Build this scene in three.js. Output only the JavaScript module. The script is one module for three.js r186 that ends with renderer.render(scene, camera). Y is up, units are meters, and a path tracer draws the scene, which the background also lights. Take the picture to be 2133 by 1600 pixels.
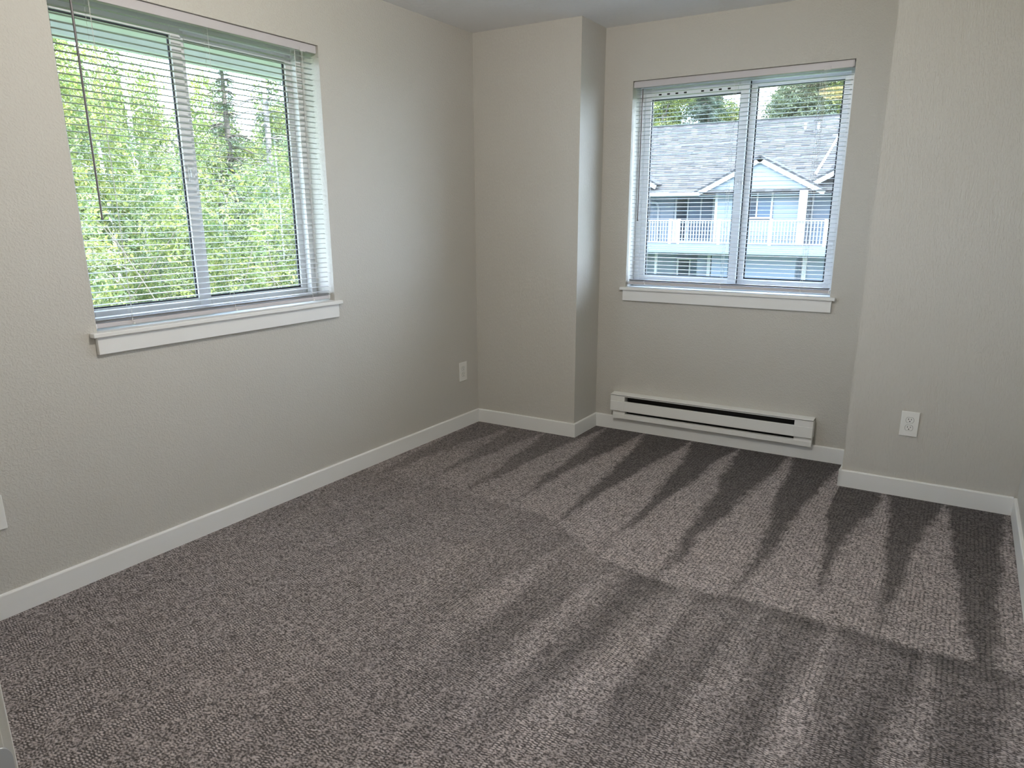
import * as THREE from 'three';
import { RoundedBoxGeometry } from 'three/addons/geometries/RoundedBoxGeometry.js';
import { mergeGeometries } from 'three/addons/utils/BufferGeometryUtils.js';

// ───────────── camera, sky, sun, exposure ─────────────
const renderer = new THREE.WebGLRenderer({ antialias: true });
renderer.toneMapping = THREE.LinearToneMapping;
renderer.toneMappingExposure = 1.0;
renderer.shadowMap.enabled = true;
const scene = new THREE.Scene();

const camera = new THREE.PerspectiveCamera(56.01, 2133 / 1600, 0.05, 400);
camera.position.set(2.7342, 1.3714, 3.9753);
camera.rotation.set(-0.26333, 0.55144, -0.00226, 'YXZ');
camera.setViewOffset(2133, 1600, -4, -55, 2133, 1600);     // the lens is shifted a little
scene.add(camera);

const LAMP = 4.5;                     // candela of the room's ceiling lamp
const HALL = 1.2;                     // candela of the hall lamp
const LAMP_TINT = new THREE.Color().setRGB(1, 0.962, 0.905);
const SKY_GAIN = 6.6;
const SUN = 11;

const sun = new THREE.DirectionalLight(new THREE.Color().setRGB(1, 0.95, 0.86), SUN);
sun.position.set(30, 36, -9);
sun.target.position.set(-6, 0, -12);
sun.castShadow = true;
sun.shadow.mapSize.set(2048, 2048);
Object.assign(sun.shadow.camera, { left: -40, right: 40, top: 40, bottom: -40, near: 1, far: 120 });
scene.add(sun, sun.target);

// ───────────── numbers that repeat the same each run ─────────────
let seed = 90210;
const rnd = () => { seed = (seed * 1664525 + 1013904223) >>> 0; return seed / 4294967296; };
const rr = (a, b) => a + (b - a) * rnd();
const hash = (x, y, s = 0) => {
  let h = Math.imul(x | 0, 374761393) ^ Math.imul(y | 0, 668265263) ^ Math.imul(s | 0, 1274126177);
  h = Math.imul(h ^ (h >>> 13), 1274126177); h ^= h >>> 16; h = Math.imul(h, 2246822519); h ^= h >>> 15;
  return (h >>> 0) / 4294967296;
};
const sm = (t) => t * t * (3 - 2 * t);
const noise = (x, y, s = 0) => {
  const i = Math.floor(x), j = Math.floor(y), u = sm(x - i), v = sm(y - j);
  const a = hash(i, j, s), b = hash(i + 1, j, s), c = hash(i, j + 1, s), d = hash(i + 1, j + 1, s);
  return (a + (b - a) * u) * (1 - v) + (c + (d - c) * u) * v;
};
const fbm = (x, y, s = 0, o = 4) => { let t = 0, a = 0.5, n = 0; for (let k = 0; k < o; k++) { t += a * noise(x, y, s + k); n += a; x *= 2.03; y *= 2.03; a *= 0.5; } return t / n; };
const clamp = (t, a = 0, b = 1) => Math.min(b, Math.max(a, t));
const step = (a, b, t) => sm(clamp((t - a) / (b - a)));

// sky: broken bright cloud over pale blue
{
  const w = 1024, h = 512, d = new Float32Array(w * h * 4);
  for (let j = 0; j < h; j++) for (let i = 0; i < w; i++) {
    const el = ((j + 0.5) / h - 0.5) * Math.PI, az = ((i + 0.5) / w - 0.5) * 2 * Math.PI;
    const X = Math.cos(el) * Math.cos(az), Z = Math.cos(el) * Math.sin(az), Y = Math.sin(el), k = 0.35 + Math.max(0, Y);
    const c = step(0.36, 0.6, fbm(X / k * 2.1 + 20, Z / k * 2.1 + 20, 5, 5));
    const t = Math.pow(clamp(1 - Math.max(0, Y)), 2.2);
    const b = [0.6 + 0.9 * t, 1.1 + 0.85 * t, 1.9 + 0.6 * t];
    const cl = [2.1, 2.38, 2.7], o = (j * w + i) * 4;
    for (let q = 0; q < 3; q++) d[o + q] = b[q] + (cl[q] - b[q]) * c * 0.85;
    d[o + 3] = 1;
  }
  const sky = new THREE.DataTexture(d, w, h, THREE.RGBAFormat, THREE.FloatType);
  sky.mapping = THREE.EquirectangularReflectionMapping; sky.magFilter = THREE.LinearFilter; sky.minFilter = THREE.LinearFilter; sky.needsUpdate = true;
  scene.background = sky; scene.backgroundIntensity = SKY_GAIN; scene.environmentIntensity = SKY_GAIN;
}

// ───────────── helpers ─────────────
const used = new Map();
const numbered = (n) => { const k = used.get(n) ?? 0; used.set(n, k + 1); return k ? n + '_' + String(k).padStart(3, '0') : n; };
function mesh(name, geo, mat, parent = scene) {
  const g = Array.isArray(geo) ? mergeGeometries(geo.map((q) => { const t = q.index ? q.toNonIndexed() : q; for (const a of Object.keys(t.attributes)) if (!['position', 'normal', 'uv', 'color'].includes(a)) t.deleteAttribute(a); return t; })) : geo;
  const m = new THREE.Mesh(g, mat); m.name = parent === scene ? numbered(name) : name; m.castShadow = m.receiveShadow = true; parent.add(m); return m;
}
function part(name, geo, mat, parent) {
  const m = mesh(name, geo, mat, parent);
  const n = parent.children.filter((c) => c !== m && c.name.replace(/_\d{3}$/, '') === name).length;
  if (n) m.name = name + '_' + String(n).padStart(3, '0');
  return m;
}
function group(name, parent = scene) { const g = new THREE.Group(); g.name = parent === scene ? numbered(name) : name; parent.add(g); return g; }
function thing(name, label, category, at = [0, 0, 0], turn = 0, grp) {
  const g = group(name); g.position.set(...at); g.rotation.y = turn; g.userData = { label, category }; if (grp) g.userData.group = grp; return g;
}
const struct = (o) => { o.userData.kind = 'structure'; return o; };
const bx = (x0, x1, y0, y1, z0, z1) => new THREE.BoxGeometry(x1 - x0, y1 - y0, z1 - z0).translate((x0 + x1) / 2, (y0 + y1) / 2, (z0 + z1) / 2);
const rb = (x0, x1, y0, y1, z0, z1, r = 0.002, s = 2) => new RoundedBoxGeometry(x1 - x0, y1 - y0, z1 - z0, s, r).translate((x0 + x1) / 2, (y0 + y1) / 2, (z0 + z1) / 2);
const cyl = (r0, r1, h, n = 12) => new THREE.CylinderGeometry(r0, r1, h, n);
const shapeOf = (pts) => { const s = new THREE.Shape(); pts.forEach(([x, y], i) => (i ? s.lineTo(x, y) : s.moveTo(x, y))); s.closePath(); return s; };
const extr = (shape, depth, bevel = 0) => new THREE.ExtrudeGeometry(shape, { depth, steps: 1, curveSegments: 10, bevelEnabled: bevel > 0, bevelThickness: bevel, bevelSize: bevel, bevelOffset: -bevel, bevelSegments: 2 });
// a profile in (z, y) swept along x from x0 to x1
const sweepX = (pts, x0, x1) => { const g = extr(shapeOf(pts.map(([z, y]) => [-z, y])), x1 - x0); g.applyMatrix4(new THREE.Matrix4().makeBasis(new THREE.Vector3(0, 0, -1), new THREE.Vector3(0, 1, 0), new THREE.Vector3(1, 0, 0))); return g.translate(x0, 0, 0); };
const tube = (pts, r, n = 24, k = 6) => new THREE.TubeGeometry(new THREE.CatmullRomCurve3(pts.map((p) => new THREE.Vector3(...p))), n, r, k);
const tint = (g, c) => { const n = g.attributes.position.count, a = new Float32Array(n * 3); for (let i = 0; i < n; i++) a.set(c, i * 3); g.setAttribute('color', new THREE.BufferAttribute(a, 3)); return g; };
function tex(n, m, f, srgb) {       // f(i, j) -> [r, g, b] in 0..1
  const d = new Uint8Array(n * m * 4);
  for (let j = 0; j < m; j++) for (let i = 0; i < n; i++) { const c = f(i, j), o = (j * n + i) * 4; d[o] = clamp(c[0]) * 255; d[o + 1] = clamp(c[1]) * 255; d[o + 2] = clamp(c[2]) * 255; d[o + 3] = 255; }
  const t = new THREE.DataTexture(d, n, m, THREE.RGBAFormat); t.wrapS = t.wrapT = THREE.RepeatWrapping; t.magFilter = THREE.LinearFilter; t.minFilter = THREE.LinearMipmapLinearFilter; t.generateMipmaps = true;
  if (srgb) t.colorSpace = THREE.SRGBColorSpace; t.needsUpdate = true; return t;
}
const std = (r, g, b, rough = 0.6, o = {}) => new THREE.MeshStandardMaterial({ color: new THREE.Color().setRGB(r, g, b), roughness: rough, ...o });

// ───────────── the room's measures ─────────────
const CEIL = 2.44, XP = 0.7391, ZR = -0.3202, XQ = 2.3269, ZQ = 0.0445, XW = 3.0869, HB = 0.09, TB = 0.013, ZF = 3.77, WT = 0.20;
const LW = { z0: 1.2829, z1: 2.5044, y0: 0.9532, y1: 2.1465 };      // left window opening
const RW = { x0: 0.9221, x1: 2.1252, y0: 0.9361, y1: 2.1345 };      // back window opening

// ───────────── materials ─────────────
// rolled orange-peel paint: tileable bump
const peel = (() => {
  const N = 512, per = 64, w = (x, p) => ((x % p) + p) % p;
  const tn = (x, y, p, s) => { const i = Math.floor(x), j = Math.floor(y), u = sm(x - i), v = sm(y - j), H = (a, b) => hash(w(a, p), w(b, p), s); return (H(i, j) * (1 - u) + H(i + 1, j) * u) * (1 - v) + (H(i, j + 1) * (1 - u) + H(i + 1, j + 1) * u) * v; };
  return tex(N, N, (i, j) => { const x = i / N * per, y = j / N * per; const t = step(0.35, 0.75, 0.65 * tn(x, y, per, 1) + 0.35 * tn(x * 2, y * 2, per * 2, 2)); return [t, t, t]; });
})();
peel.repeat.set(3.0, 3.0);
const M = {
  wall: std(0.575, 0.555, 0.508, 0.62, { bumpMap: peel, bumpScale: 0.0006 }),
  ceiling: std(0.90, 0.905, 0.91, 0.9, { bumpMap: peel, bumpScale: 0.0008 }),
  trim: std(0.85, 0.85, 0.83, 0.38),
  vinyl: std(0.80, 0.81, 0.82, 0.35),
  gasket: std(0.03, 0.035, 0.045, 0.6),
  slat: std(0.46, 0.46, 0.47, 0.42),
  rail: std(0.56, 0.535, 0.55, 0.4),
  cord: std(0.80, 0.79, 0.77, 0.8),
  wand: std(0.17, 0.155, 0.16, 0.3),
  heater: std(0.86, 0.86, 0.83, 0.4),
  heaterDark: std(0.02, 0.018, 0.017, 0.7),
  fin: std(0.16, 0.12, 0.10, 0.45, { metalness: 0.7 }),
  plate: std(0.84, 0.835, 0.80, 0.35),
  slot: std(0.015, 0.014, 0.012, 0.8),
  metal: std(0.66, 0.69, 0.74, 0.3, { metalness: 0.85 }),
  glass: new THREE.MeshPhysicalMaterial({ color: 0xffffff, roughness: 0, transmission: 1, thickness: 0, ior: 1.5 }),
  soffit: std(0.50, 0.51, 0.50, 0.75),
  fascia: std(0.56, 0.58, 0.58, 0.6),
};

// carpet: rows of loop and cut pile, combed into wedges by a vacuum cleaner
const CX = 3.1, CZ0 = -0.4, CZL = 3.5, CN = 2048;
const apex = [0.02, 0.285, 0.541, 0.83, 1.114, 1.432, 1.712, 2.017, 2.295, 2.534, 2.792, 3.06];
function nap(x, z) {                 // -1 pile leaning away (dark) ... 1 leaning towards (light)
  const zw = x < XP ? 0.03 : x < XQ ? ZR + 0.03 : ZQ + 0.03;
  const zb = 1.50 + 0.05 * (noise(x * 5, 3, 40) - 0.5) + 0.02 * (noise(x * 22, 1, 41) - 0.5) - 0.35 * step(1.9, 0.9, x);
  const wob = 0.040 * (noise(x * 9, z * 4, 42) - 0.5) + 0.026 * (noise(x * 40, z * 30, 43) - 0.5);
  const s = clamp((z - zw) / (zb - zw));
  let near = 1e9, half = 0.14;
  for (let i = 0; i < apex.length; i++) { const d = Math.abs(x + wob - apex[i]); if (d < near) { near = d; half = 0.5 * ((apex[Math.min(i + 1, apex.length - 1)] - apex[Math.max(0, i - 1)]) / 2 || 0.27); } }
  const w = half * (0.02 + 1.0 * Math.pow(s, 0.85));
  const a = (step(w + 0.024, w - 0.024, near) * 2 - 1) * (1 - 0.30 * s);
  // nearer strokes start again at z = 1.5 and drift to the left
  const s2 = clamp((z - zb) / 1.25); let n2 = 1e9;
  for (const p of apex) n2 = Math.min(n2, Math.abs(x + 1.3 * wob + 0.075 * s2 - p));
  const w2 = 0.135 * (0.02 + 0.62 * Math.pow(s2, 0.8));
  let b = 0.85 * (step(w2 + 0.03, w2 - 0.03, n2) - 0.45) * step(1.0, 0.45, s2) + 1.1 * (fbm((x + 0.1 * z) * 8, z * 0.9, 44, 2) - 0.5) + 0.5 * (noise(x * 26, z * 1.5, 45) - 0.5);
  b = 0.06 + b * (0.25 + 0.75 * step(0.9, 1.9, x));
  b -= 0.40 * step(0.08, 0, Math.abs(z - zb - 0.045)) * step(1.5, 2.1, x);
  const far = a * (0.45 + 0.55 * step(0.25, 1.3, x));
  return far + (b - far) * step(zb - 0.015, zb + 0.02, z);
}
const pile = (x, z) => {               // height of the loops: rows of short dashes broken up by loose fibre
  const wx = x + 0.0045 * (noise(x * 80, z * 80, 31) - 0.5), wz = z + 0.0045 * (noise(x * 80, z * 80, 32) - 0.5);
  const c = Math.floor(wx / 0.0145), fx = wx / 0.0145 - c, ph = wz / 0.0086 + 0.5 * (c & 1) + 0.3 * hash(c, 3, 33);
  const dash = Math.sqrt(Math.sin(Math.PI * fx)) * (0.5 + 0.5 * Math.cos(6.2832 * ph)) * (0.55 + 0.9 * hash(c, Math.round(ph), 34));
  const loose = 0.6 * noise(wx / 0.0050, wz / 0.0036, 35) + 0.4 * noise(wx / 0.0031 + wz * 60, wz / 0.0024, 36);
  const blk = 0.55 * noise(Math.floor(x / 0.032) * 5.3, z / 0.05, 37) + 0.45 * noise(x / 0.05, z / 0.07, 38);
  const q = 0.12 + 0.34 * step(0.35, 0.7, blk);
  return [step(0.20, 0.78, q * dash + (1 - q) * loose), blk];
};
const carpetMap = tex(CN, CN, (i, j) => {
  const x = (i + 0.5) / CN * CX, z = CZ0 + (j + 0.5) / CN * CZL;
  const [h, b] = pile(x, z), n = nap(x, z);
  const f = h * (0.70 + 0.60 * b);
  const v = (0.050 + 0.385 * f) * (n > 0 ? 1 + 0.46 * n : 1 + 0.60 * n) * (1 + 0.12 * (fbm(x * 2.2, z * 2.2, 38, 3) - 0.5)) * (0.96 + 0.08 * hash(i, j, 39));
  const warm = 0.03 * (fbm(x * 1.7 + 9, z * 1.7, 39, 2) - 0.5), g = (q) => Math.pow(clamp(q), 1 / 2.2);
  return [g(v * (1.10 + warm)), g(v * 0.97), g(v * (0.955 - warm))];
}, true);
const carpetBump = tex(CN, CN, (i, j) => { const [h] = pile((i + 0.5) / CN * CX, CZ0 + (j + 0.5) / CN * CZL); return [h, h, h]; });
for (const t of [carpetMap, carpetBump]) { t.wrapS = t.wrapT = THREE.MirroredRepeatWrapping; }
M.carpet = new THREE.MeshStandardMaterial({ map: carpetMap, bumpMap: carpetBump, bumpScale: 0.0035, roughness: 1 });

// ───────────── room shell ─────────────
// floor
{
  const g = new THREE.BoxGeometry(XW + 0.3, 0.12, 5.9, 1, 1, 1).translate((XW) / 2, -0.06, 2.45);
  const p = g.attributes.position, uv = g.attributes.uv;
  for (let i = 0; i < p.count; i++) uv.setXY(i, p.getX(i) / CX, (p.getZ(i) - CZ0) / CZL);
  const f = struct(mesh('floor', g, M.carpet)); f.userData.label = 'dark taupe patterned carpet with vacuum cleaner tracks';
}
struct(mesh('ceiling', bx(-WT, XW + 0.15, CEIL, CEIL + 0.25, ZR - WT, 5.45), M.ceiling));
// a wall in its own frame: x to the right seen from inside, y up, z into the room
const panel = (w0, w1, h0, h1, hole, d) => {
  const s = shapeOf([[w0, h0], [w1, h0], [w1, h1], [w0, h1]]);
  if (hole) { const [a, b, c, e] = hole, p = new THREE.Path(); p.moveTo(a, c); p.lineTo(a, e); p.lineTo(b, e); p.lineTo(b, c); p.closePath(); s.holes.push(p); }
  return extr(s, d).translate(0, 0, -d);
};
{
  const l = struct(mesh('wall_left', panel(-5.4, -ZR + WT, 0, CEIL, [-LW.z1, -LW.z0, LW.y0 - 0.0174, LW.y1], WT), M.wall)); l.rotation.y = Math.PI / 2;
  const b = struct(mesh('wall_back', panel(XP - 0.02, XQ + 0.02, 0, CEIL, [RW.x0, RW.x1, RW.y0 - 0.0174, RW.y1], WT), M.wall)); b.position.z = ZR;
  struct(mesh('wall_back_left', bx(0, XP, 0, CEIL, ZR - WT, 0), M.wall));
  struct(mesh('wall_back_right', bx(XQ, XW, 0, CEIL, ZR - WT, ZQ), M.wall));
  struct(mesh('wall_right', bx(XW, XW + 0.15, 0, CEIL, ZR - WT, 5.4), M.wall));
  struct(mesh('wall_front', [bx(0, 2.085, 0, CEIL, ZF, ZF + 0.12), bx(2.895, XW, 0, CEIL, ZF, ZF + 0.12), bx(2.085, 2.895, 2.05, CEIL, ZF, ZF + 0.12)], M.wall));
  struct(mesh('wall_hall', bx(0, XW + 0.15, 0, CEIL, 5.4, 5.5), M.wall));
}
// baseboards with an eased top edge
const baseProfile = [[0, 0], [TB, 0], [TB, HB - 0.005], [TB - 0.0015, HB - 0.0018], [TB - 0.004, HB], [0, HB]];
function baseboard(side, len, at, turn) { const m = struct(mesh('baseboard_' + side, sweepX(baseProfile, 0, len), M.trim)); m.position.set(...at); m.rotation.y = turn; return m; }
baseboard('left', ZF - 0.0, [0, 0, ZF], Math.PI / 2);
baseboard('back_left', XP - TB + TB, [TB, 0, 0], 0);
baseboard('return', -ZR - 0.0 + TB - TB, [XP, 0, 0], Math.PI / 2);
baseboard('back', XQ - XP - TB, [XP + TB, 0, ZR], 0);
baseboard('return_right', ZQ - ZR - TB + TB, [XQ, 0, ZR + TB], -Math.PI / 2);
baseboard('back_right', XW - XQ + TB - TB, [XQ - TB, 0, ZQ], 0);
baseboard('right', ZF - ZQ - TB, [XW, 0, ZQ + TB], -Math.PI / 2);
// doorway beside the camera
{
  const d = struct(group('door_1'));
  part('door_jamb', rb(2.085, 2.103, 0, 2.05, 3.764, 3.90, 0.0015), M.trim, d);
  part('door_casing', rb(2.036, 2.100, 0, 2.06, 3.756, 3.7698, 0.002), M.trim, d);
  part('door_jamb', rb(2.878, 2.895, 0, 2.05, 3.764, 3.90, 0.0015), M.trim, d);
  part('door_casing', rb(2.882, 2.95, 0, 2.06, 3.756, 3.7698, 0.002), M.trim, d);
  part('door_head', rb(2.103, 2.878, 2.033, 2.05, 3.764, 3.90, 0.0015), M.trim, d);
  const s = new THREE.Shape(), r = 0.016, y0 = 0.877, y1 = 0.947, a = -3.800, b = -3.7605;
  s.moveTo(a, y0); s.lineTo(b - r, y0); s.quadraticCurveTo(b, y0, b, y0 + r); s.lineTo(b, y1 - r); s.quadraticCurveTo(b, y1, b - r, y1); s.lineTo(a, y1); s.closePath();
  const h = new THREE.Path(); h.moveTo(-3.796, 0.897); h.lineTo(-3.778, 0.897); h.lineTo(-3.778, 0.927); h.lineTo(-3.796, 0.927); h.closePath(); s.holes.push(h);
  const p = part('strike_plate', extr(s, 0.0022, 0.0004).rotateY(Math.PI / 2).translate(2.1031, 0, 0), M.metal, d); p.userData.label = 'metal strike plate with rounded corners';
}

// ───────────── windows ─────────────
function paneGasket(x0, x1, y0, y1, z, w = 0.006) { return [bx(x0, x0 + w, y0, y1, z, z + 0.006), bx(x1 - w, x1, y0, y1, z, z + 0.006), bx(x0 + w, x1 - w, y0, y0 + w, z, z + 0.006), bx(x0 + w, x1 - w, y1 - w, y1, z, z + 0.006)]; }
const frameOf = (x0, x1, y0, y1, z0, z1, w, wl = w, wr = w, wt = w) => [rb(x0, x0 + wl, y0, y1, z0, z1), rb(x1 - wr, x1, y0, y1, z0, z1), rb(x0 + wl, x1 - wr, y0, y0 + w, z0, z1), rb(x0 + wl, x1 - wr, y1 - wt, y1, z0, z1)];
function makeWindow(at, turn, W, H, o) {
  const g = struct(group('window_' + (o.back ? 2 : 1))); g.position.set(...at); g.rotation.y = turn;
  const a = -W / 2, b = W / 2, m = o.meet;
  part('window_frame', frameOf(a + 0.0004, b - 0.0004, 0.0004, H - 0.0004, -0.196, -0.122, 0.034), M.vinyl, g);
  // sliding sash, nearer the room
  const s = part('sliding_sash', frameOf(a + 0.03, m + 0.026, 0.03, H - 0.03, -0.152, -0.126, 0.04, 0.04, 0.046, o.back ? 0.062 : 0.036), M.vinyl, g);
  part('gasket', paneGasket(a + 0.069, m - 0.019, 0.069, H - (o.back ? 0.091 : 0.065), -0.144, 0.007), M.gasket, s);
  part('glass_pane', bx(a + 0.068, m - 0.018, 0.068, H - (o.back ? 0.09 : 0.064), -0.1430, -0.1395), M.glass, s);
  // fixed sash, further out
  const f = part('fixed_sash', frameOf(m + 0.012, b - 0.03, 0.03, H - 0.03, -0.186, -0.158, 0.036, 0.05, 0.036), M.vinyl, g);
  part('gasket', paneGasket(m + 0.061, b - 0.065, 0.065, H - 0.065, -0.176, 0.009), M.gasket, f);
  part('glass_pane', bx(m + 0.060, b - 0.064, 0.064, H - 0.064, -0.1748, -0.1713), M.glass, f);
  part('meeting_seal', bx(m + 0.0262, m + 0.0296, 0.034, H - 0.034, -0.157, -0.146), M.gasket, g);
  // sash latch
  const l = part('sash_latch', [rb(m - 0.010, m + 0.012, H * 0.47, H * 0.47 + 0.07, -0.1262, -0.118, 0.003), rb(m - 0.004, m + 0.004, H * 0.47 + 0.018, H * 0.47 + 0.052, -0.118, -0.109, 0.003)], M.vinyl, g);
  l.userData.label = 'small white sash latch';
  part('pull_tab', tube([[b - 0.07, H - 0.20, -0.1575], [b - 0.072, H - 0.20, -0.15], [b - 0.072, H - 0.245, -0.15], [b - 0.07, H - 0.245, -0.1575]], 0.0016, 16), M.gasket, g);
  if (o.back) {                                       // trickle vent with its eight slots
    const v = part('trickle_vent', rb(a + 0.10, m - 0.035, H - 0.094, H - 0.040, -0.127, -0.121, 0.002), M.vinyl, g);
    for (let k = 0; k < 9; k++) if (k !== 4) { const x = -0.4767 + 0.41 * k / 8; part('vent_slot', rb(x - 0.0085, x + 0.0085, H - 0.073, H - 0.064, -0.1225, -0.1203, 0.0008), M.slot, v); }
  }
  part('window_stool', [rb(a - 0.030, b + 0.030, -0.017, 0.0, 0.0005, 0.030, 0.003, 3), bx(a + 0.0005, b - 0.0005, -0.017, 0, -0.1985, 0.002)], M.trim, g);
  part('window_apron', rb(a - 0.012, b + 0.012, -0.083, -0.0172, 0.0005, 0.0165, 0.002), M.trim, g);
  return g;
}
const CL = [0, LW.y0, (LW.z0 + LW.z1) / 2], CR = [(RW.x0 + RW.x1) / 2, RW.y0, ZR];
makeWindow(CL, Math.PI / 2, LW.z1 - LW.z0, LW.y1 - LW.y0, { meet: -0.055 });
makeWindow(CR, 0, RW.x1 - RW.x0, RW.y1 - RW.y0, { back: true, meet: 0.02 });

// ───────────── mini blinds ─────────────
function slatGeo(L) {                      // a thin crowned aluminium strip with rounded ends
  const n = 6, hw = 0.0125, pos = [], idx = [], y = (t) => 0.0022 * (1 - t * t), X = [-L / 2, -L / 2 + 0.004, L / 2 - 0.004, L / 2];
  for (let k = 0; k < 4; k++) { const s = k === 0 || k === 3 ? 0.8 : 1; for (let i = 0; i <= n; i++) { const t = -1 + 2 * i / n; pos.push(X[k], y(t), t * hw * s, X[k], y(t) - 0.00035, t * hw * s); } }
  const R = (n + 1) * 2;
  for (let k = 0; k < 3; k++) for (let i = 0; i < n; i++) { const a = k * R + i * 2, b = a + 2, c = a + R, d = c + 2; idx.push(a, b, c, b, d, c, a + 1, c + 1, b + 1, b + 1, c + 1, d + 1); }
  for (let k = 0; k < 3; k++) { const a = k * R, c = a + R; idx.push(a, c, a + 1, c, c + 1, a + 1); const e = a + n * 2, f = e + R; idx.push(e, e + 1, f, f, e + 1, f + 1); }
  const g = new THREE.BufferGeometry(); g.setAttribute('position', new THREE.Float32BufferAttribute(pos, 3)); g.setIndex(idx); g.computeVertexNormals(); return g;
}
function makeBlind(label, at, turn, W, H, o) {
  const g = thing('window_blind', label, 'blind', at, turn, 'white mini blinds hanging in the two windows');
  const ZC = -0.034, hr = H - 0.0345;
  part('headrail', [rb(-W / 2 + 0.006, W / 2 - 0.006, hr, H - 0.002, -0.047, -0.0085, 0.0018), rb(-W / 2 + 0.004, W / 2 - 0.012, hr - 0.003, H - 0.0065, -0.0083, -0.0058, 0.001)], M.rail, g);
  const sg = slatGeo(W - 0.022);
  for (let k = 0; k < o.n; k++) {
    const s = part('slat', sg, M.slat, g); s.position.set(rr(-0.0012, 0.0012), o.top - k * o.pitch, ZC + rr(-0.0006, 0.0006)); s.rotation.set(o.tilt + rr(-0.035, 0.035), 0, rr(-0.0006, 0.0006));
  }
  for (let k = 0; k < 3; k++) { const s = part('slat', sg, M.slat, g); s.position.set(rr(-0.001, 0.001), o.rail + 0.0225 + k * 0.0034, ZC); s.rotation.x = rr(-0.02, 0.02); }
  const br = part('bottom_rail', rb(-W / 2 + 0.012, W / 2 - 0.012, o.rail, o.rail + 0.0185, ZC - 0.0125, ZC + 0.0125, 0.005, 3), M.rail, g);
  for (const s of [-1, 1]) part('end_cap', rb(s * (W / 2 - 0.0115) - 0.004, s * (W / 2 - 0.0115) + 0.004, o.rail - 0.0006, o.rail + 0.0192, ZC - 0.0131, ZC + 0.0131, 0.003), M.vinyl, br);
  const top = hr + 0.002, bot = o.rail + 0.015;
  for (const x of o.cords) {
    const c = [];
    for (const dz of [-0.0138, 0.0138]) c.push(tube([[x, top, ZC + dz], [x + 0.0006, (top + bot) / 2, ZC + dz], [x, bot, ZC + dz]], 0.0006, 8, 5));
    for (let k = 0; k < o.n; k++) c.push(bx(x - 0.0005, x + 0.0005, o.top - k * o.pitch - 0.0012, o.top - k * o.pitch - 0.0005, ZC - 0.0138, ZC + 0.0138));
    part('ladder_cord', c, M.cord, g);
    part('lift_cord', tube([[x + 0.0105, top, ZC], [x + 0.011, (top + bot) / 2, ZC], [x + 0.0105, bot, ZC]], 0.0009, 8, 5), M.cord, g);
    // knotted cord end and its plug under the rail
    part('cord_button', [new THREE.SphereGeometry(0.0052, 10, 8).scale(1, 0.8, 1).translate(x + 0.004, o.rail + 0.004, ZC + 0.0142), tube([[x + 0.002, o.rail + 0.026, ZC + 0.0142], [x - 0.004, o.rail + 0.018, ZC + 0.0155], [x + 0.006, o.rail + 0.012, ZC + 0.0155], [x + 0.003, o.rail + 0.004, ZC + 0.0148]], 0.0011, 16, 6)], M.cord, br);
  }
  const wl = part('tilt_wand', [cyl(0.0042, 0.0036, o.wand, 6).translate(o.wx, hr - 0.012 - o.wand / 2, -0.006), new THREE.SphereGeometry(0.0052, 8, 6).translate(o.wx, hr - 0.012 - o.wand, -0.006)], M.wand, g);
  wl.userData.label = 'thin grey tilt wand';
  part('wand_hook', tube([[o.wx, hr + 0.006, -0.016], [o.wx, hr - 0.002, -0.008], [o.wx, hr - 0.014, -0.006]], 0.0014, 8, 6), M.metal, wl);
  part('cord_lock', rb(o.cords[2] + 0.016, o.cords[2] + 0.05, hr - 0.006, hr + 0.012, -0.0057, -0.0045, 0.0005), M.rail, g);
  for (const dx of [0.024, 0.031]) part('pull_cord', tube([[o.cords[2] + dx, hr, -0.0048], [o.cords[2] + dx + 0.001, hr - 0.30, -0.0105], [o.cords[2] + dx * 0.9, hr - o.pull, -0.0105]], 0.0008, 14, 5), M.cord, g);
  return g;
}
makeBlind('white mini blind with open slats in the left wall window, facing the green trees', CL, Math.PI / 2, LW.z1 - LW.z0, LW.y1 - LW.y0,
  { n: 47, top: 2.0905 - LW.y0, pitch: 0.02367, tilt: 0.02, rail: 0.0095, cords: [-0.456, 0.024, 0.484], wx: -0.526, wand: 0.735, pull: 1.06 });
makeBlind('white mini blind with open slats in the back wall window, facing the apartment building', CR, 0, RW.x1 - RW.x0, RW.y1 - RW.y0,
  { n: 48, top: 2.087 - RW.y0, pitch: 0.0230, tilt: 0.02, rail: 0.016, cords: [-0.487, -0.012, 0.435], wx: -0.541, wand: 0.745, pull: 1.05 });

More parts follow.
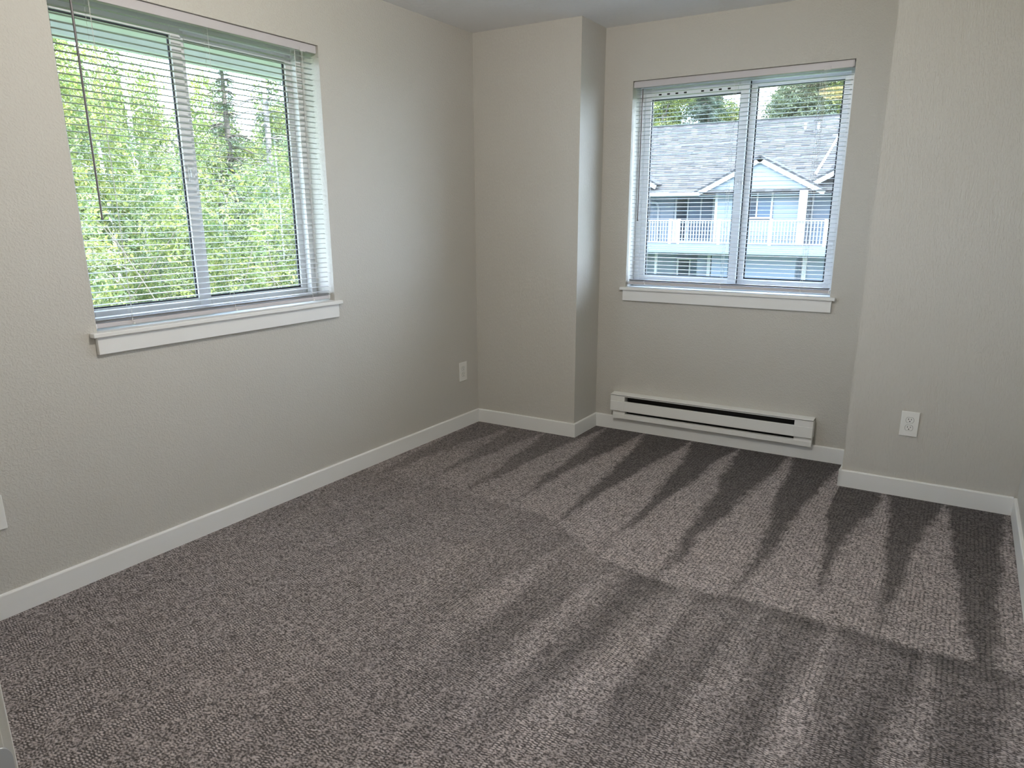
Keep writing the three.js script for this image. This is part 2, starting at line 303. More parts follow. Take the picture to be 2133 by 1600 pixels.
// ───────────── baseboard heater ─────────────
{
  const x0 = 0.872, x1 = 2.120, c0 = 0.970, c1 = 2.018, f = 0.060;
  const h = thing('baseboard_heater', 'long white electric baseboard heater mounted under the back wall window', 'heater', [0, 0, ZR]);
  part('back_panel', bx(x0 + 0.004, x1 - 0.004, 0.093, 0.246, 0.0005, 0.0035), M.heaterDark, h);
  const top = part('top_cover', sweepX([[0.0005, 0.2535], [0.0005, 0.2485], [f - 0.003, 0.2455], [f + 0.001, 0.2442], [f + 0.0022, 0.2462], [f - 0.0005, 0.2490]], x0, x1), M.heater, h);
  part('shadow_gap', bx(x0 + 0.001, x1 - 0.001, 0.2407, 0.2452, 0.002, f - 0.0045), M.heaterDark, top);
  part('front_lip', rb(c0, c1, 0.2362, 0.2405, f - 0.012, f, 0.0012), M.heater, h);
  part('front_panel', sweepX([[f, 0.2030], [f - 0.004, 0.2055], [f - 0.010, 0.2055], [f - 0.010, 0.2030], [f - 0.0035, 0.2015], [f - 0.0035, 0.1430], [f - 0.02, 0.1405], [f - 0.02, 0.1385], [f - 0.001, 0.1395], [f + 0.0008, 0.1420]], c0, c1), M.heater, h);
  for (const [a, b] of [[x0, c0 - 0.0006], [c1 + 0.0006, x1]]) {
    const e = part('end_cap', [sweepX([[0.0005, 0.2406], [0.0005, 0.1395], [f - 0.001, 0.1395], [f + 0.001, 0.1420], [f + 0.0008, 0.2026], [f - 0.0012, 0.2040], [f - 0.0012, 0.2398], [f - 0.003, 0.2406], [f - 0.008, 0.2406]], a, b)], M.heater, h);
    part('end_foot', sweepX([[0.0135, 0.1394], [0.040, 0.1394], [0.048, 0.113], [0.048, 0.0865], [0.0135, 0.0865]], a < 1 ? a + 0.014 : a + 0.001, a < 1 ? b - 0.001 : b - 0.002), M.heater, e);
  }
  part('lower_lip', sweepX([[0.0136, 0.0870], [0.0465, 0.0860], [0.0488, 0.0880], [0.0480, 0.1120], [0.0455, 0.1145], [0.0300, 0.1200], [0.0290, 0.1185], [0.0440, 0.1120], [0.0450, 0.0900], [0.0136, 0.0900]], c0 - 0.001, c1 + 0.001), M.heater, h);
  part('inner_tray', bx(c0 - 0.001, c1 + 0.001, 0.0925, 0.0945, 0.0136, 0.044), M.heaterDark, h);
  part('deflector', sweepX([[0.008, 0.196], [0.046, 0.2045], [0.046, 0.2030], [0.008, 0.1945]], c0, c1), M.heaterDark, h);
  const el = part('heating_element', cyl(0.006, 0.006, c1 - c0 + 0.02, 10).rotateZ(Math.PI / 2).translate((c0 + c1) / 2, 0.172, 0.028), M.fin, h);
  const fins = []; for (let x = c0 + 0.03; x < c1 - 0.03; x += 0.008) fins.push(bx(x, x + 0.0006, 0.150, 0.192, 0.008, 0.048));
  part('fins', fins, M.fin, el).userData.kind = 'stuff';
}

// ───────────── outlets ─────────────
function makeOutlet(label, at, turn) {
  const o = thing('wall_outlet', label, 'outlet', at, turn, 'white duplex wall outlets');
  const W = 0.079, H = 0.124;
  part('cover_plate', extr(shapeOf([[-W / 2, -H / 2], [W / 2, -H / 2], [W / 2, H / 2], [-W / 2, H / 2]]), 0.0026, 0.0022).translate(0, 0, 0.0025), M.plate, o);
  for (const s of [1, -1]) {
    const sh = new THREE.Shape(); sh.absarc(0, 0, 0.0172, 0.95, Math.PI - 0.95, false); sh.absarc(0, 0, 0.0172, Math.PI + 0.95, 2 * Math.PI - 0.95, false); sh.closePath();
    const wide = new THREE.Shape(); const n = 40; for (let i = 0; i < n; i++) { const t = i / n * 2 * Math.PI, x = 0.0172 * Math.cos(t), y = clamp(0.0172 * Math.sin(t), -0.0135, 0.0135); i ? wide.lineTo(x, y) : wide.moveTo(x, y); } wide.closePath();
    const gap = part('receptacle_gap', extr(wide, 0.0002).scale(1.06, 1.07, 1).translate(0, s * 0.0196, 0.00735), M.slot, o); gap.userData.label = 'thin dark seam round a receptacle';
    const r = part('receptacle', extr(wide, 0.0008, 0.0003).translate(0, s * 0.0196, 0.0076), M.plate, o);
    part('slot', rb(-0.0078, -0.0053, s * 0.0196 + 0.0005, s * 0.0196 + 0.0085, 0.0082, 0.0091, 0.0004), M.slot, r);
    part('slot', rb(0.0052, 0.0076, s * 0.0196 + 0.0012, s * 0.0196 + 0.0078, 0.0082, 0.0091, 0.0004), M.slot, r);
    part('ground_hole', cyl(0.0027, 0.0027, 0.0012, 12).rotateX(Math.PI / 2).translate(0, s * 0.0196 - 0.0062, 0.0085), M.slot, r);
  }
  part('screw', cyl(0.0032, 0.0034, 0.001, 12).rotateX(Math.PI / 2).translate(0, 0, 0.0078), M.plate, o);
  return o;
}
makeOutlet('white duplex outlet on the left wall close to the far corner', [0, 0.3805, 0.1753], Math.PI / 2);
makeOutlet('white duplex outlet on the right wall section beyond the heater', [2.6039, 0.3777, ZQ], 0);
makeOutlet('white outlet plate on the left wall cut off by the left picture edge', [0, 0.384, 2.956], Math.PI / 2);

// ───────────── ceiling lamps ─────────────
function ceilingLamp(label, x, z, cd, glow) {
  const l = thing('ceiling_light', label, 'light', [x, CEIL, z]);
  part('canopy', cyl(0.175, 0.175, 0.022, 40).translate(0, -0.011, 0), M.vinyl, l);
  const pts = []; for (let i = 0; i <= 14; i++) { const t = i / 14 * Math.PI / 2; pts.push(new THREE.Vector2(0.16 * Math.sin(t), -0.022 - 0.085 * Math.cos(t))); }
  part('glass_shade', new THREE.LatheGeometry(pts, 40), new THREE.MeshStandardMaterial({ color: new THREE.Color().setRGB(0.8, 0.76, 0.66), roughness: 0.4, emissive: new THREE.Color().setRGB(1, 0.78, 0.42), emissiveIntensity: glow, side: THREE.DoubleSide }), l).castShadow = false;
  const p = new THREE.PointLight(LAMP_TINT, cd, 0, 2); p.position.set(x, CEIL - 0.070, z); p.castShadow = true; p.shadow.radius = 1.5; scene.add(p);
}
ceilingLamp('round warm glowing ceiling lamp over the room, mirrored in the back window', 1.60, 2.25, LAMP, 9);
ceilingLamp('round warm glowing ceiling lamp out in the hall', 1.3, 4.75, HALL, 6);

// ───────────── outside: eave over the left window ─────────────
{
  const e = struct(group('roof_eave'));
  const boards = [];
  for (let k = 0; k < 3; k++) part('soffit_board', rb(-WT - 0.30 - 0.29 * k + 0.004, -WT - 0.30 - 0.29 * (k - 1) - 0.002, 2.262, 2.275, -2.2, 5.0, 0.002), M.soffit, e);
  part('fascia_lip', rb(-1.115, -1.075, 2.205, 2.262, -2.2, 5.0, 0.003), M.fascia, e);
  part('fascia_board', rb(-1.150, -1.1155, 2.200, 2.46, -2.2, 5.0, 0.003), M.fascia, e);
  part('roof_deck', bx(-1.16, 0.0, 2.70, 2.74, -2.2, 5.4).rotateZ(0).translate(0, 0, 0), M.gasket, e);
  part('frieze_board', rb(-WT - 0.02, -WT, 2.18, 2.26, -0.5, 5.0, 0.002), M.fascia, e);
  for (const z of [2.02, 1.02]) { const v = part('soffit_vent', rb(-0.74, -0.62, 2.256, 2.2625, z - 0.10, z + 0.10, 0.002), M.vinyl, e); v.userData.label = 'small white vent under the eave'; }
}
const GY = -5.6;
{
  const g = new THREE.PlaneGeometry(160, 160, 1, 1).rotateX(-Math.PI / 2).translate(-20, GY, -20);
  const t = tex(256, 256, (i, j) => { const n = fbm(i / 10, j / 10, 60, 4), k = hash(i, j, 61); return [0.03 + 0.05 * n + 0.015 * k, 0.06 + 0.07 * n + 0.02 * k, 0.02 + 0.02 * n]; });
  t.repeat.set(40, 40);
  struct(mesh('ground', g, new THREE.MeshStandardMaterial({ map: t, roughness: 1 })));
}

// ───────────── outside: trees ─────────────
const leafGeo = (() => {
  const g = new THREE.BufferGeometry();
  const p = [-0.5, 0, 0, 0.05, -0.03, 0, 0.5, -0.05, 0, -0.05, 0.07, 0.27, -0.05, 0.07, -0.27];
  g.setAttribute('position', new THREE.Float32BufferAttribute(p, 3)); g.setIndex([0, 3, 1, 1, 3, 2, 0, 1, 4, 1, 2, 4]); g.computeVertexNormals(); return g;
})();
const sprigGeo = (() => {                  // a twig end with nine leaves
  const p = [], x = [], src = leafGeo.attributes.position, ix = leafGeo.index.array, m = new THREE.Matrix4(), v = new THREE.Vector3();
  for (let k = 0; k < 9; k++) {
    const t = -0.45 + 0.9 * k / 8, s = 0.27 + 0.07 * Math.sin(k * 1.9), side = k === 8 ? 0 : (k % 2 ? 1 : -1);
    m.compose(new THREE.Vector3(t + (k === 8 ? 0.12 : 0.05), 0.05 * Math.cos(k * 2.3), side * (0.14 + 0.03 * Math.cos(k))), new THREE.Quaternion().setFromEuler(new THREE.Euler(0.5 * Math.sin(k * 1.7), -side * (0.9 + 0.25 * Math.sin(k)), -0.35 + 0.3 * Math.cos(k * 2.9))), new THREE.Vector3(s, s, s));
    const n = p.length / 3; for (let i = 0; i < src.count; i++) { v.fromBufferAttribute(src, i).applyMatrix4(m); p.push(v.x, v.y, v.z); } for (const i of ix) x.push(i + n);
  }
  const g = new THREE.BufferGeometry(); g.setAttribute('position', new THREE.Float32BufferAttribute(p, 3)); g.setIndex(x); g.computeVertexNormals(); return g;
})();
const needleGeo = (() => {
  const p = [], x = []; let n = 0;
  for (let k = 0; k < 7; k++) { const t = k / 6 - 0.5, s = k % 2 ? 1 : -1, a = 0.35 + 0.25 * Math.sin(k * 2.1); p.push(t - 0.03, 0, 0, t + 0.05, 0, 0, t + 0.2, -0.06 * (k % 3), s * a); x.push(n, n + 1, n + 2); n += 3; }
  const g = new THREE.BufferGeometry(); g.setAttribute('position', new THREE.Float32BufferAttribute(p, 3)); g.setIndex(x); g.computeVertexNormals(); return g;
})();
const leafMat = new THREE.MeshPhysicalMaterial({ color: 0xffffff, roughness: 0.95, transmission: 0.42, thickness: 0, side: THREE.DoubleSide });
const needleMat = new THREE.MeshPhysicalMaterial({ color: 0xffffff, roughness: 0.95, transmission: 0.25, thickness: 0, side: THREE.DoubleSide });
const bark = std(0.09, 0.075, 0.06, 0.95), birchBark = std(0.42, 0.41, 0.39, 0.8), paleBark = std(0.20, 0.18, 0.17, 0.9);
const Q = new THREE.Quaternion(), V = new THREE.Vector3(), S = new THREE.Vector3(), E4 = new THREE.Matrix4(), EU = new THREE.Euler(), K = new THREE.Color();
function leaves(name, parent, spots, cols, geo = sprigGeo, mat = leafMat) {     // spots: [x, y, z, size, euler]
  const m = new THREE.InstancedMesh(geo, mat, spots.length); m.name = name; m.userData.kind = 'stuff'; m.castShadow = m.receiveShadow = true;
  spots.forEach(([x, y, z, s, e], i) => {
    EU.set(...e); Q.setFromEuler(EU); E4.compose(V.set(x, y, z), Q, S.set(s, s, s)); m.setMatrixAt(i, E4);
    const a = cols[0], b = cols[1], t = Math.pow(rnd(), 1.3), v = rr(0.75, 1.25); m.setColorAt(i, K.setRGB((a[0] + (b[0] - a[0]) * t) * v, (a[1] + (b[1] - a[1]) * t) * v, (a[2] + (b[2] - a[2]) * t) * v));
  });
  parent.add(m); return m;
}
function inBlobs(blobs, n, size) {
  const out = [], W = blobs.map((b) => b[3] * b[4] * b[5]), tot = W.reduce((a, b) => a + b, 0);
  for (let i = 0; i < n; i++) {
    let t = rnd() * tot, k = 0; while (k < blobs.length - 1 && (t -= W[k]) > 0) k++;
    const b = blobs[k], u = rr(-1, 1), a = rr(0, 6.2832), r = 0.45 + 0.55 * Math.sqrt(rnd()), q = Math.sqrt(1 - u * u);
    out.push([b[0] + b[3] * r * q * Math.cos(a), b[1] + b[4] * r * u, b[2] + b[5] * r * q * Math.sin(a), size * rr(0.65, 1.3), [rr(-0.9, 0.9), rr(0, 6.28), rr(-0.9, 0.5)]]);
  }
  return out;
}
const crown = (x, z, y0, y1, r, n) => { const o = []; for (let k = 0; k < n; k++) { const t = (k + rnd()) / n, q = r * (0.55 + 0.5 * Math.sin(Math.PI * Math.min(0.97, t + 0.12))); o.push([x + rr(-0.6, 0.6) * r, y0 + (y1 - y0) * t, z + rr(-0.6, 0.6) * r, q * rr(0.45, 0.7), (y1 - y0) * rr(0.10, 0.17), q * rr(0.45, 0.7)]); } return o; };
const limbs = (x, z, y0, y1, r, R, n) => { const g = [tube([[x, y0, z], [x + 0.1, (y0 + y1) / 2, z - 0.05], [x + 0.05, y1, z]], r, 12, 8)]; for (let k = 0; k < n; k++) { const t = rr(0.35, 0.92), y = y0 + (y1 - y0) * t, a = rr(0, 6.28), l = R * rr(0.5, 0.95) * (1.1 - 0.6 * t); g.push(tube([[x + 0.08 * t, y, z], [x + Math.cos(a) * l * 0.5, y + l * 0.35, z + Math.sin(a) * l * 0.5], [x + Math.cos(a) * l, y + l * rr(0.4, 0.75), z + Math.sin(a) * l]], r * 0.28, 6, 5)); } return g; };
function tree(name, label, x, z, y0, y1, R, n, size, cols, o = {}) {
  const t = thing(name, label, 'tree', [0, 0, 0]);
  part('trunk', limbs(x, z, GY, y1 - 0.3, o.r ?? 0.11, R, o.limbs ?? 10), o.bark ?? bark, t);
  leaves('foliage', t, inBlobs(crown(x, z, y0, y1, R, o.blobs ?? 16), n, size), cols);
  return t;
}
function conifer(label, x, z, top, base, R, per, cols, o = {}) {
  const t = thing('conifer_tree', label, 'tree', [0, 0, 0]);
  const r0 = o.r ?? 0.14, H = top - GY;
  part('trunk', cyl(0.02, r0 * 1.7, H, 10).translate(x, GY + H / 2, z), o.bark ?? bark, t);
  const spots = [], br = [];
  for (let y = base; y < top - 0.1; y += o.gap ?? 0.22) {
    const f = (top - y) / (top - base), L = R * (0.12 + 0.88 * Math.pow(f, 0.8));
    for (let k = 0; k < (o.whorl ?? 6); k++) {
      const a = rr(0, 6.28), l = L * rr(0.6, 1.1), up = rr(-0.05, 0.25);
      br.push(tube([[x, y, z], [x + Math.cos(a) * l * 0.5, y + l * up * 0.6, z + Math.sin(a) * l * 0.5], [x + Math.cos(a) * l, y + l * (up - 0.22), z + Math.sin(a) * l]], 0.012, 5, 4));
      for (let q = 0; q < per; q++) { const s = rr(0.15, 1.02); spots.push([x + Math.cos(a) * l * s + rr(-0.06, 0.06), y + l * (up * s - 0.22 * s * s) - rr(0, 0.12), z + Math.sin(a) * l * s + rr(-0.06, 0.06), rr(0.16, 0.30) * (o.size ?? 1), [rr(-0.5, 0.5), -a + rr(-0.5, 0.5), rr(-0.5, 0.15)]]); }
    }
  }
  part('branches', br, o.bark ?? bark, t);
  leaves('foliage', t, spots, cols, needleGeo, needleMat);
  return t;
}
const G1 = [[0.060, 0.110, 0.020], [0.26, 0.28, 0.060]], G2 = [[0.050, 0.100, 0.026], [0.20, 0.24, 0.060]], G3 = [[0.080, 0.140, 0.026], [0.30, 0.315, 0.065]], GC = [[0.018, 0.045, 0.026], [0.05, 0.095, 0.048]];
// the thicket under and before the left window: nobody could count it
{
  const t = group('thicket'); t.userData = { label: 'dense bright green leafy thicket filling the lower half of the left window', category: 'shrubbery', kind: 'stuff' };
  const bl = [], fr = [], st = [];
  for (let z = 1.5; z > -7; z -= 0.75) bl.push(...crown(-5.0 + rr(-0.4, 0.4), z, -3.0, 1.45 + rr(-0.25, 0.4), 0.95, 9));
  for (let z = 1; z > -11; z -= 0.9) fr.push(...crown(-8.3 + rr(-0.7, 0.7), z, -2.6, 2.55 + rr(-0.3, 0.4), 1.25, 10));
  leaves('foliage', t, inBlobs(bl, 26000, 0.185), G1);
  leaves('foliage_001', t, inBlobs(fr, 30000, 0.215), G2);
  for (let k = 0; k < 60; k++) { const x = rr(-5.8, -4.5), z = rr(-6.5, 1.2), l = rr(0.5, 1.6); st.push(tube([[x, rr(-4.5, -2.5), z], [x + rr(-0.3, 0.3), -0.6, z + rr(-0.4, 0.4)], [x + l * rr(-0.5, 0.6), rr(0.2, 1.5), z + l * rr(-1, 1)]], rr(0.003, 0.007), 8, 5)); }
  part('stems', st, std(0.13, 0.115, 0.085, 0.9), t);
}
tree('deciduous_tree', 'tall yellow-green tree at the left edge of the left window', -7.2, -0.85, -1.5, 5.2, 1.15, 13000, 0.18, G3, { blobs: 22 });
tree('deciduous_tree', 'rounded green tree below the open sky in the left window', -12.6, -4.5, -2.0, 4.35, 1.9, 12000, 0.25, G3, { blobs: 22 });
tree('deciduous_tree', 'broad green tree just left of the sash post in the left window', -13.2, -7.3, -2.0, 3.9, 1.9, 12000, 0.25, G3, { blobs: 20 });
tree('deciduous_tree', 'light green tree right of the sash post below the fir top', -13.0, -9.9, -2.0, 4.0, 1.8, 12000, 0.25, G1, { blobs: 20 });
tree('deciduous_tree', 'green tree behind the tall bare conifer trunk at the right of the left window', -13.6, -12.6, -2.0, 4.3, 2.0, 12000, 0.25, G3, { blobs: 20 });
{
  const t = tree('birch_tree', 'slim two-stemmed white birch with a thin airy crown seen through the left pane', -10.2, -4.05, 1.5, 4.6, 1.25, 1500, 0.22, G1, { bark: birchBark, r: 0.045, limbs: 14 });
  part('trunk', limbs(-10.4, -3.55, GY, 3.9, 0.032, 1.0, 10), birchBark, t);
}
conifer('pointed fir just right of the sash post in the left window', -9.4, -5.52, 4.36, -1, 0.88, 10, [[0.035, 0.07, 0.025], [0.10, 0.145, 0.05]], { gap: 0.2, whorl: 7, size: 0.9 });
conifer('tall thin-branched conifer with a pale trunk at the right of the left window', -10.6, -7.5, 6.9, 1.7, 0.85, 8, GC, { bark: paleBark, r: 0.09, gap: 0.26, whorl: 5 });
{
  const t = group('tree_line'); t.userData = { label: 'distant band of green woodland behind the trees in the left window', category: 'woodland', kind: 'stuff' };
  const bl = []; for (let z = 0; z > -30; z -= 1.6) bl.push(...crown(-24 + rr(-1.5, 1.5), z, -5, 5.0 + rr(-0.6, 0.9), 2.4, 9));
  leaves('foliage', t, inBlobs(bl, 20000, 0.75), G2);
}
conifer('dark conifer rising behind the apartment roof left of the window post', -11.0, -39.8, 9.9, 4.5, 2.1, 22, GC, { gap: 0.2, whorl: 9, size: 1.6 });
tree('deciduous_tree', 'light green tree behind the apartment roof at its left end', -13.9, -40.3, 3.0, 9.3, 1.9, 6000, 0.50, G3, { r: 0.2 });
tree('deciduous_tree', 'low green tree filling the gap behind the apartment roof beside the conifer', -11.8, -44.2, 3.0, 9.6, 2.3, 6500, 0.50, G1, { r: 0.2 });
tree('deciduous_tree', 'large grey-green tree behind the roof on the right of the window post', -6.0, -41.0, 3.0, 10.6, 2.4, 9500, 0.52, [[0.06, 0.095, 0.045], [0.22, 0.24, 0.10]], { blobs: 28, r: 0.24 });
tree('deciduous_tree', 'yellow-green tree behind the roof at its right end', -2.6, -41.0, 3.0, 10.6, 2.4, 9500, 0.52, G3, { blobs: 26, r: 0.24 });

// ───────────── outside: the apartment building across the yard ─────────────
{
  const B = thing('apartment_building', 'pale blue-grey apartment building with shingled gables and white balcony railings', 'building');
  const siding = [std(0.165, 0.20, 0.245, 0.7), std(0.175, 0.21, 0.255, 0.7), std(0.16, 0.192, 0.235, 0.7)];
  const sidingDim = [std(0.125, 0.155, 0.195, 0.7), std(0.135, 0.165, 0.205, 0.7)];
  const white = std(0.34, 0.355, 0.37, 0.6), dark = std(0.03, 0.03, 0.033, 0.9), slab = std(0.13, 0.155, 0.18, 0.8);
  const pane = std(0.018, 0.028, 0.045, 0.08), blindIn = std(0.045, 0.075, 0.115, 0.4);
  // one lap-siding board, its ends cut to the slope
  const board = (l0, r0, l1, r1, y0, y1, z) => {
    const p = [[l0, y0, z], [r0, y0, z], [r1, y1, z], [l1, y1, z], [l0, y0, z + 0.026], [r0, y0, z + 0.026], [r1, y1, z + 0.006], [l1, y1, z + 0.006]];
    const f = [[4, 5, 6, 7], [0, 1, 5, 4], [3, 7, 6, 2], [0, 4, 7, 3], [1, 2, 6, 5]], o = [];
    for (const q of f) for (const i of [0, 1, 2, 0, 2, 3]) o.push(...p[q[i]]);
    const g = new THREE.BufferGeometry(); g.setAttribute('position', new THREE.Float32BufferAttribute(o, 3)); g.computeVertexNormals(); return g;
  };
  const lap = (x0, x1, y0, y1, z, mats, holes = [], slope) => {      // slope: y -> [left, right]
    for (let y = y0; y < y1 - 0.02; y += 0.178) {
      const t = Math.min(y + 0.178, y1), lim = slope ? [slope(y), slope(t)] : [[x0, x1], [x0, x1]];
      if (lim[1][1] - lim[1][0] < 0.1) break;
      let segs = [[lim[0][0], lim[0][1], lim[1][0], lim[1][1]]];
      for (const [a, b, c, d] of holes) if (t > c && y < d) segs = segs.flatMap(([l0, r0, l1, r1]) => [[l0, Math.min(r0, a), l1, Math.min(r1, a)], [Math.max(l0, b), r0, Math.max(l1, b), r1]]).filter(([l, r]) => r - l > 0.05);
      for (const s of segs) part('siding_board', board(...s, y, t, z), mats[Math.floor(rnd() * mats.length)], B);
    }
  };
  const win = (x0, x1, y0, y1, z, cols, w = 0.075, m2 = blindIn) => {
    const bars = frameOf(x0, x1, y0, y1, z, z + 0.06, w); for (let k = 1; k < cols; k++) { const x = x0 + (x1 - x0) * k / cols; bars.push(rb(x - w * 0.4, x + w * 0.4, y0 + w, y1 - w, z, z + 0.055)); }
    const f = part('window', bars, white, B);
    for (let k = 0; k < cols; k++) part('pane', bx(x0 + (x1 - x0) * k / cols + w * 0.5, x0 + (x1 - x0) * (k + 1) / cols - w * 0.5, y0 + w * 0.8, y1 - w * 0.8, z + 0.01, z + 0.022), k === 0 ? pane : m2, f);
  };
  // bodies of the walls
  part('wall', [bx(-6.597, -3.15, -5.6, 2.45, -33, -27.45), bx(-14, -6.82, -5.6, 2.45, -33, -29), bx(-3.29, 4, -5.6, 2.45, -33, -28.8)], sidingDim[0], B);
  part('gable_wall', extr(shapeOf([[-6.95, 2.32], [-2.62, 2.32], [-4.785, 3.47]]), 0.4).translate(0, 0, -27.50), sidingDim[0], B);
  lap(-6.58, -3.16, 0.2, 2.34, -27.45, siding, [[-5.505, -4.215, 1.20, 2.345]]);
  lap(0, 0, 2.34, 3.45, -27.10, siding, [], (y) => [-6.90 + (y - 2.34) / 0.525, -2.67 - (y - 2.34) / 0.525]);
  lap(-14, -8.95, 0.2, 2.26, -29, siding); lap(-7.05, -6.83, 0.2, 2.26, -29, siding);
  lap(-3.28, 4, 0.2, 3.3, -28.8, siding);
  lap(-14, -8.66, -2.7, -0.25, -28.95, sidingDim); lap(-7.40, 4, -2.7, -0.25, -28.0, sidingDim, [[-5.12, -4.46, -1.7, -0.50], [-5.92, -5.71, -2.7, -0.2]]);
  part('corner_board', bx(-6.61, -6.50, 0.2, 2.34, -27.47, -27.415), white, B); part('corner_board', bx(-3.24, -3.14, 0.2, 2.34, -27.47, -27.415), white, B);
  win(-5.484, -4.234, 1.224, 2.332, -27.415, 2);
  win(-8.87, -7.07, 0.2, 2.25, -28.965, 3);
  win(-8.62, -7.40, -2.2, -0.52, -28.9, 2); win(-5.11, -4.47, -1.7, -0.52, -27.96, 1);
  part('wall_panel', bx(-10.42, -10.09, 0.2, 2.26, -28.97, -28.94), std(0.06, 0.063, 0.07, 0.8), B);
  // roofs: stepped courses of shingles on solid decks
  const shingle = std(1, 1, 1, 0.95, { vertexColors: true });
  const courses = (x0, x1, ez, ey, rz, ry, tabW, right) => {
    const n = Math.round(Math.hypot(rz - ez, ry - ey) / 0.15), o = [];
    for (let k = 0; k < n; k++) {
      const z0 = ez + (rz - ez) * k / n, z1 = ez + (rz - ez) * (k + 1) / n, y0 = ey + (ry - ey) * k / n, y1 = ey + (ry - ey) * (k + 1) / n;
      for (let x = x0 - rnd() * tabW; x < x1; x += tabW) {
        const v = 0.056 * rr(0.6, 1.35), d = rr(0.024, 0.05), a = Math.max(x, x0), b = Math.min(x + tabW - 0.008, x1); if (b - a < 0.02) continue;
        const g = new THREE.BufferGeometry(), P = [[a, y0, z0], [b, y0, z0], [b, y0 + d, z0], [a, y0 + d, z0], [b, y1 + 0.004, z1], [a, y1 + 0.004, z1]], q = [];
        for (const i of [0, 1, 2, 0, 2, 3, 3, 2, 4, 3, 4, 5]) q.push(...P[i]);
        g.setAttribute('position', new THREE.Float32BufferAttribute(q, 3)); g.computeVertexNormals(); o.push(tint(g, [v, v * 0.985, v * 0.99]));
      }
    }
    return o;
  };
  const deckOf = (x0, x1, ez, ey, rz, ry) => sweepX([[ez, ey - 0.002], [rz, ry - 0.002], [rz - (ez - rz), ey - 0.002]], x0, x1);
  const roof = part('roof', deckOf(-14, 4, -26.9, 2.27, -32, 5.55), dark, B);
  part('shingles', courses(-14, 4, -26.9, 2.275, -32, 5.555, 0.33), shingle, roof).userData.kind = 'stuff';
  part('ridge_cap', rb(-14, 4, 5.54, 5.60, -32.1, -31.92, 0.02), dark, roof);
  part('gutter', rb(-14, -7.15, 2.16, 2.29, -26.95, -26.80, 0.02), white, B);
  part('soffit', bx(-14, 4, 2.13, 2.16, -28.9, -26.9), slab, B);
  for (const [x, z, y] of [[-3.98, -31.08, 4.80], [-3.43, -31.02, 4.76]]) { const p = part('vent_pipe', cyl(0.05, 0.05, 0.42, 10).translate(x, y + 0.22, z), white, roof); part('flashing', cyl(0.06, 0.16, 0.08, 12).translate(x, y + 0.09, z), white, p); }
  part('valley_flashing', tube([[-2.83, 2.90, -27.84], [-2.60, 3.98, -29.6], [-2.38, 5.13, -31.33]], 0.07, 4, 6), white, roof);
  // gables over the balconies
  const gable = (cx, half, ey, py, back) => {
    const a = Math.atan2(py - ey, half), L = Math.hypot(half, py - ey) + 0.12;
    const slabs = [], fas = [];
    for (const s of [-1, 1]) {
      const sg = bx(0, L, -0.035, 0.04, -26.92 - back, -26.92).rotateZ(-a).translate(0, 0, 0); if (s < 0) sg.scale(-1, 1, 1); if (s < 0) { const ix = sg.index.array; for (let i = 0; i < ix.length; i += 3) { const t = ix[i]; ix[i] = ix[i + 1]; ix[i + 1] = t; } const nn = sg.attributes.normal; }
      slabs.push(sg.translate(cx, py + 0.10, 0));
      const fg = bx(0.0, L - 0.02, -0.21, -0.036, -26.99, -26.94).rotateZ(-a); if (s < 0) { fg.scale(-1, 1, 1); const ix = fg.index.array; for (let i = 0; i < ix.length; i += 3) { const t = ix[i]; ix[i] = ix[i + 1]; ix[i + 1] = t; } }
      fas.push(fg.translate(cx, py + 0.10, 0));
    }
    const r = part('gable_roof', slabs, dark, B); part('rake_board', fas, white, r); part('peak_block', extr(shapeOf([[cx - 0.16, py - 0.02], [cx, py - 0.135], [cx + 0.16, py - 0.02], [cx, py + 0.06]]), 0.055).translate(0, 0, -26.995), white, r);
  };
  gable(-4.785, 2.49, 2.25, 3.53, 3.4);
  gable(0.25, 2.9, 2.60, 4.12, 3.6);
  gable(-11.75, 2.62, 2.60, 3.95, 3.6);
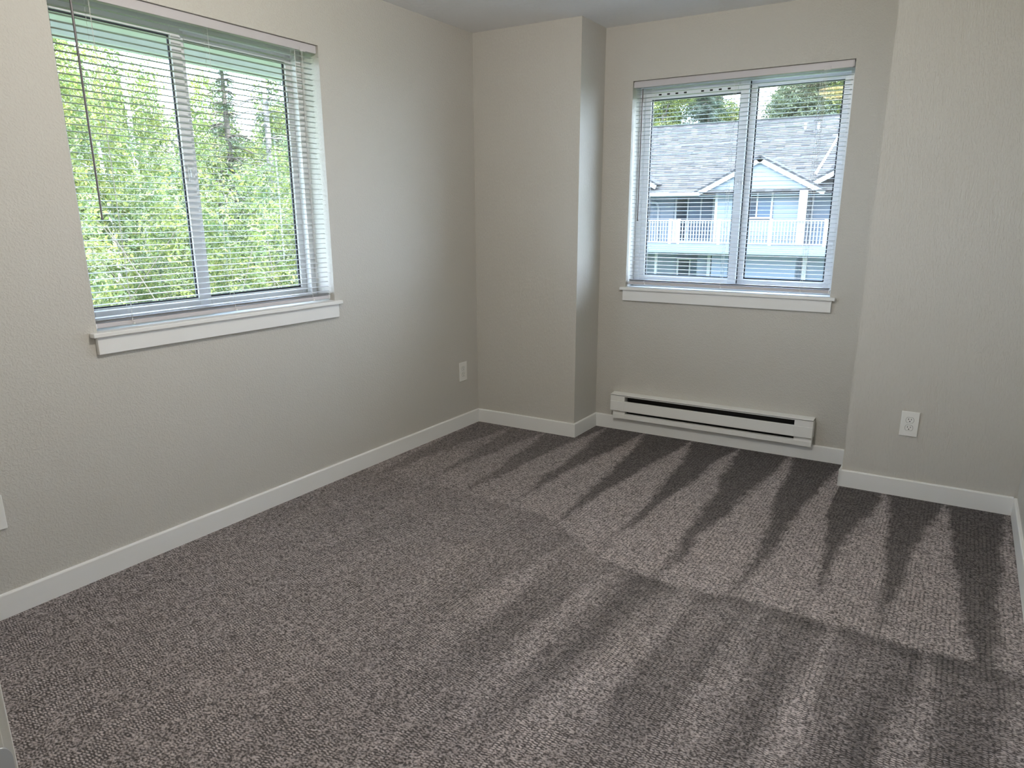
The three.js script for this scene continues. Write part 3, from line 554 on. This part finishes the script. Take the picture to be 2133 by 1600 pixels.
  part('gable_wall', extr(shapeOf([[-2.6, 2.5], [3.1, 2.5], [0.25, 4.0]]), 0.4).translate(0, 0, -28.4), siding[0], B);
  // balcony: deck, beam, railing of pickets, posts
  part('balcony_deck', bx(-14, 4, 0.03, 0.2, -29, -26.50), slab, B);
  part('balcony_beam', rb(-14, 4, -0.17, 0.03, -26.60, -26.45, 0.01), slab, B);
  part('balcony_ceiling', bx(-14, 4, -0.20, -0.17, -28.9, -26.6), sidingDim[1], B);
  const pick = []; for (let x = -13.9; x < 4; x += 0.122) pick.push(bx(x - 0.018, x + 0.018, 0.28, 1.13, -26.615, -26.585));
  const rail = part('balcony_railing', [rb(-14, 4, 1.13, 1.185, -26.64, -26.56, 0.01), rb(-14, 4, 0.235, 0.285, -26.63, -26.57, 0.01)], white, B);
  part('pickets', pick, white, rail).userData.kind = 'stuff';
  for (const x of [-12.2, -8.215, -7.84, -6.12, -4.065, -2.03, 0.1, 2.2]) part('railing_post', rb(x - 0.055, x + 0.055, -0.15, 1.24, -26.65, -26.55, 0.01), white, B);
  const div = []; for (let k = 0; k < 4; k++) div.push(rb(-8.11 + k * 0.063, -8.065 + k * 0.063, 0.25, 1.2, -26.63, -26.565, 0.005)); part('slatted_divider', div, white, B);
  part('porch_post', rb(-3.11, -2.84, 0.2, 2.3, -26.9, -26.66, 0.01), white, B);
  part('downspout', tube([[-9.9, 2.2, -27.0], [-9.8, 2.02, -27.6], [-9.68, 1.82, -28.85], [-9.66, 1.0, -28.9], [-9.66, 0.2, -28.9]], 0.055, 20, 6), white, B);
  part('downspout', tube([[-2.95, 2.2, -28.7], [-2.95, 1.2, -28.7], [-2.95, 0.2, -28.7]], 0.045, 4, 6), white, B);
  for (const [x, w] of [[-9.26, 0.10], [-6.82, 0.16], [-5.81, 0.20], [-3.33, 0.22], [-2.88, 0.16], [0.5, 0.2]]) part('porch_post', rb(x - w / 2, x + w / 2, -2.7, -0.17, -27.94, -27.8, 0.01), white, B);
  part('lower_railing', rb(-14, 4, -1.72, -1.64, -26.64, -26.56, 0.01), white, B);
}

renderer.render(scene, camera);
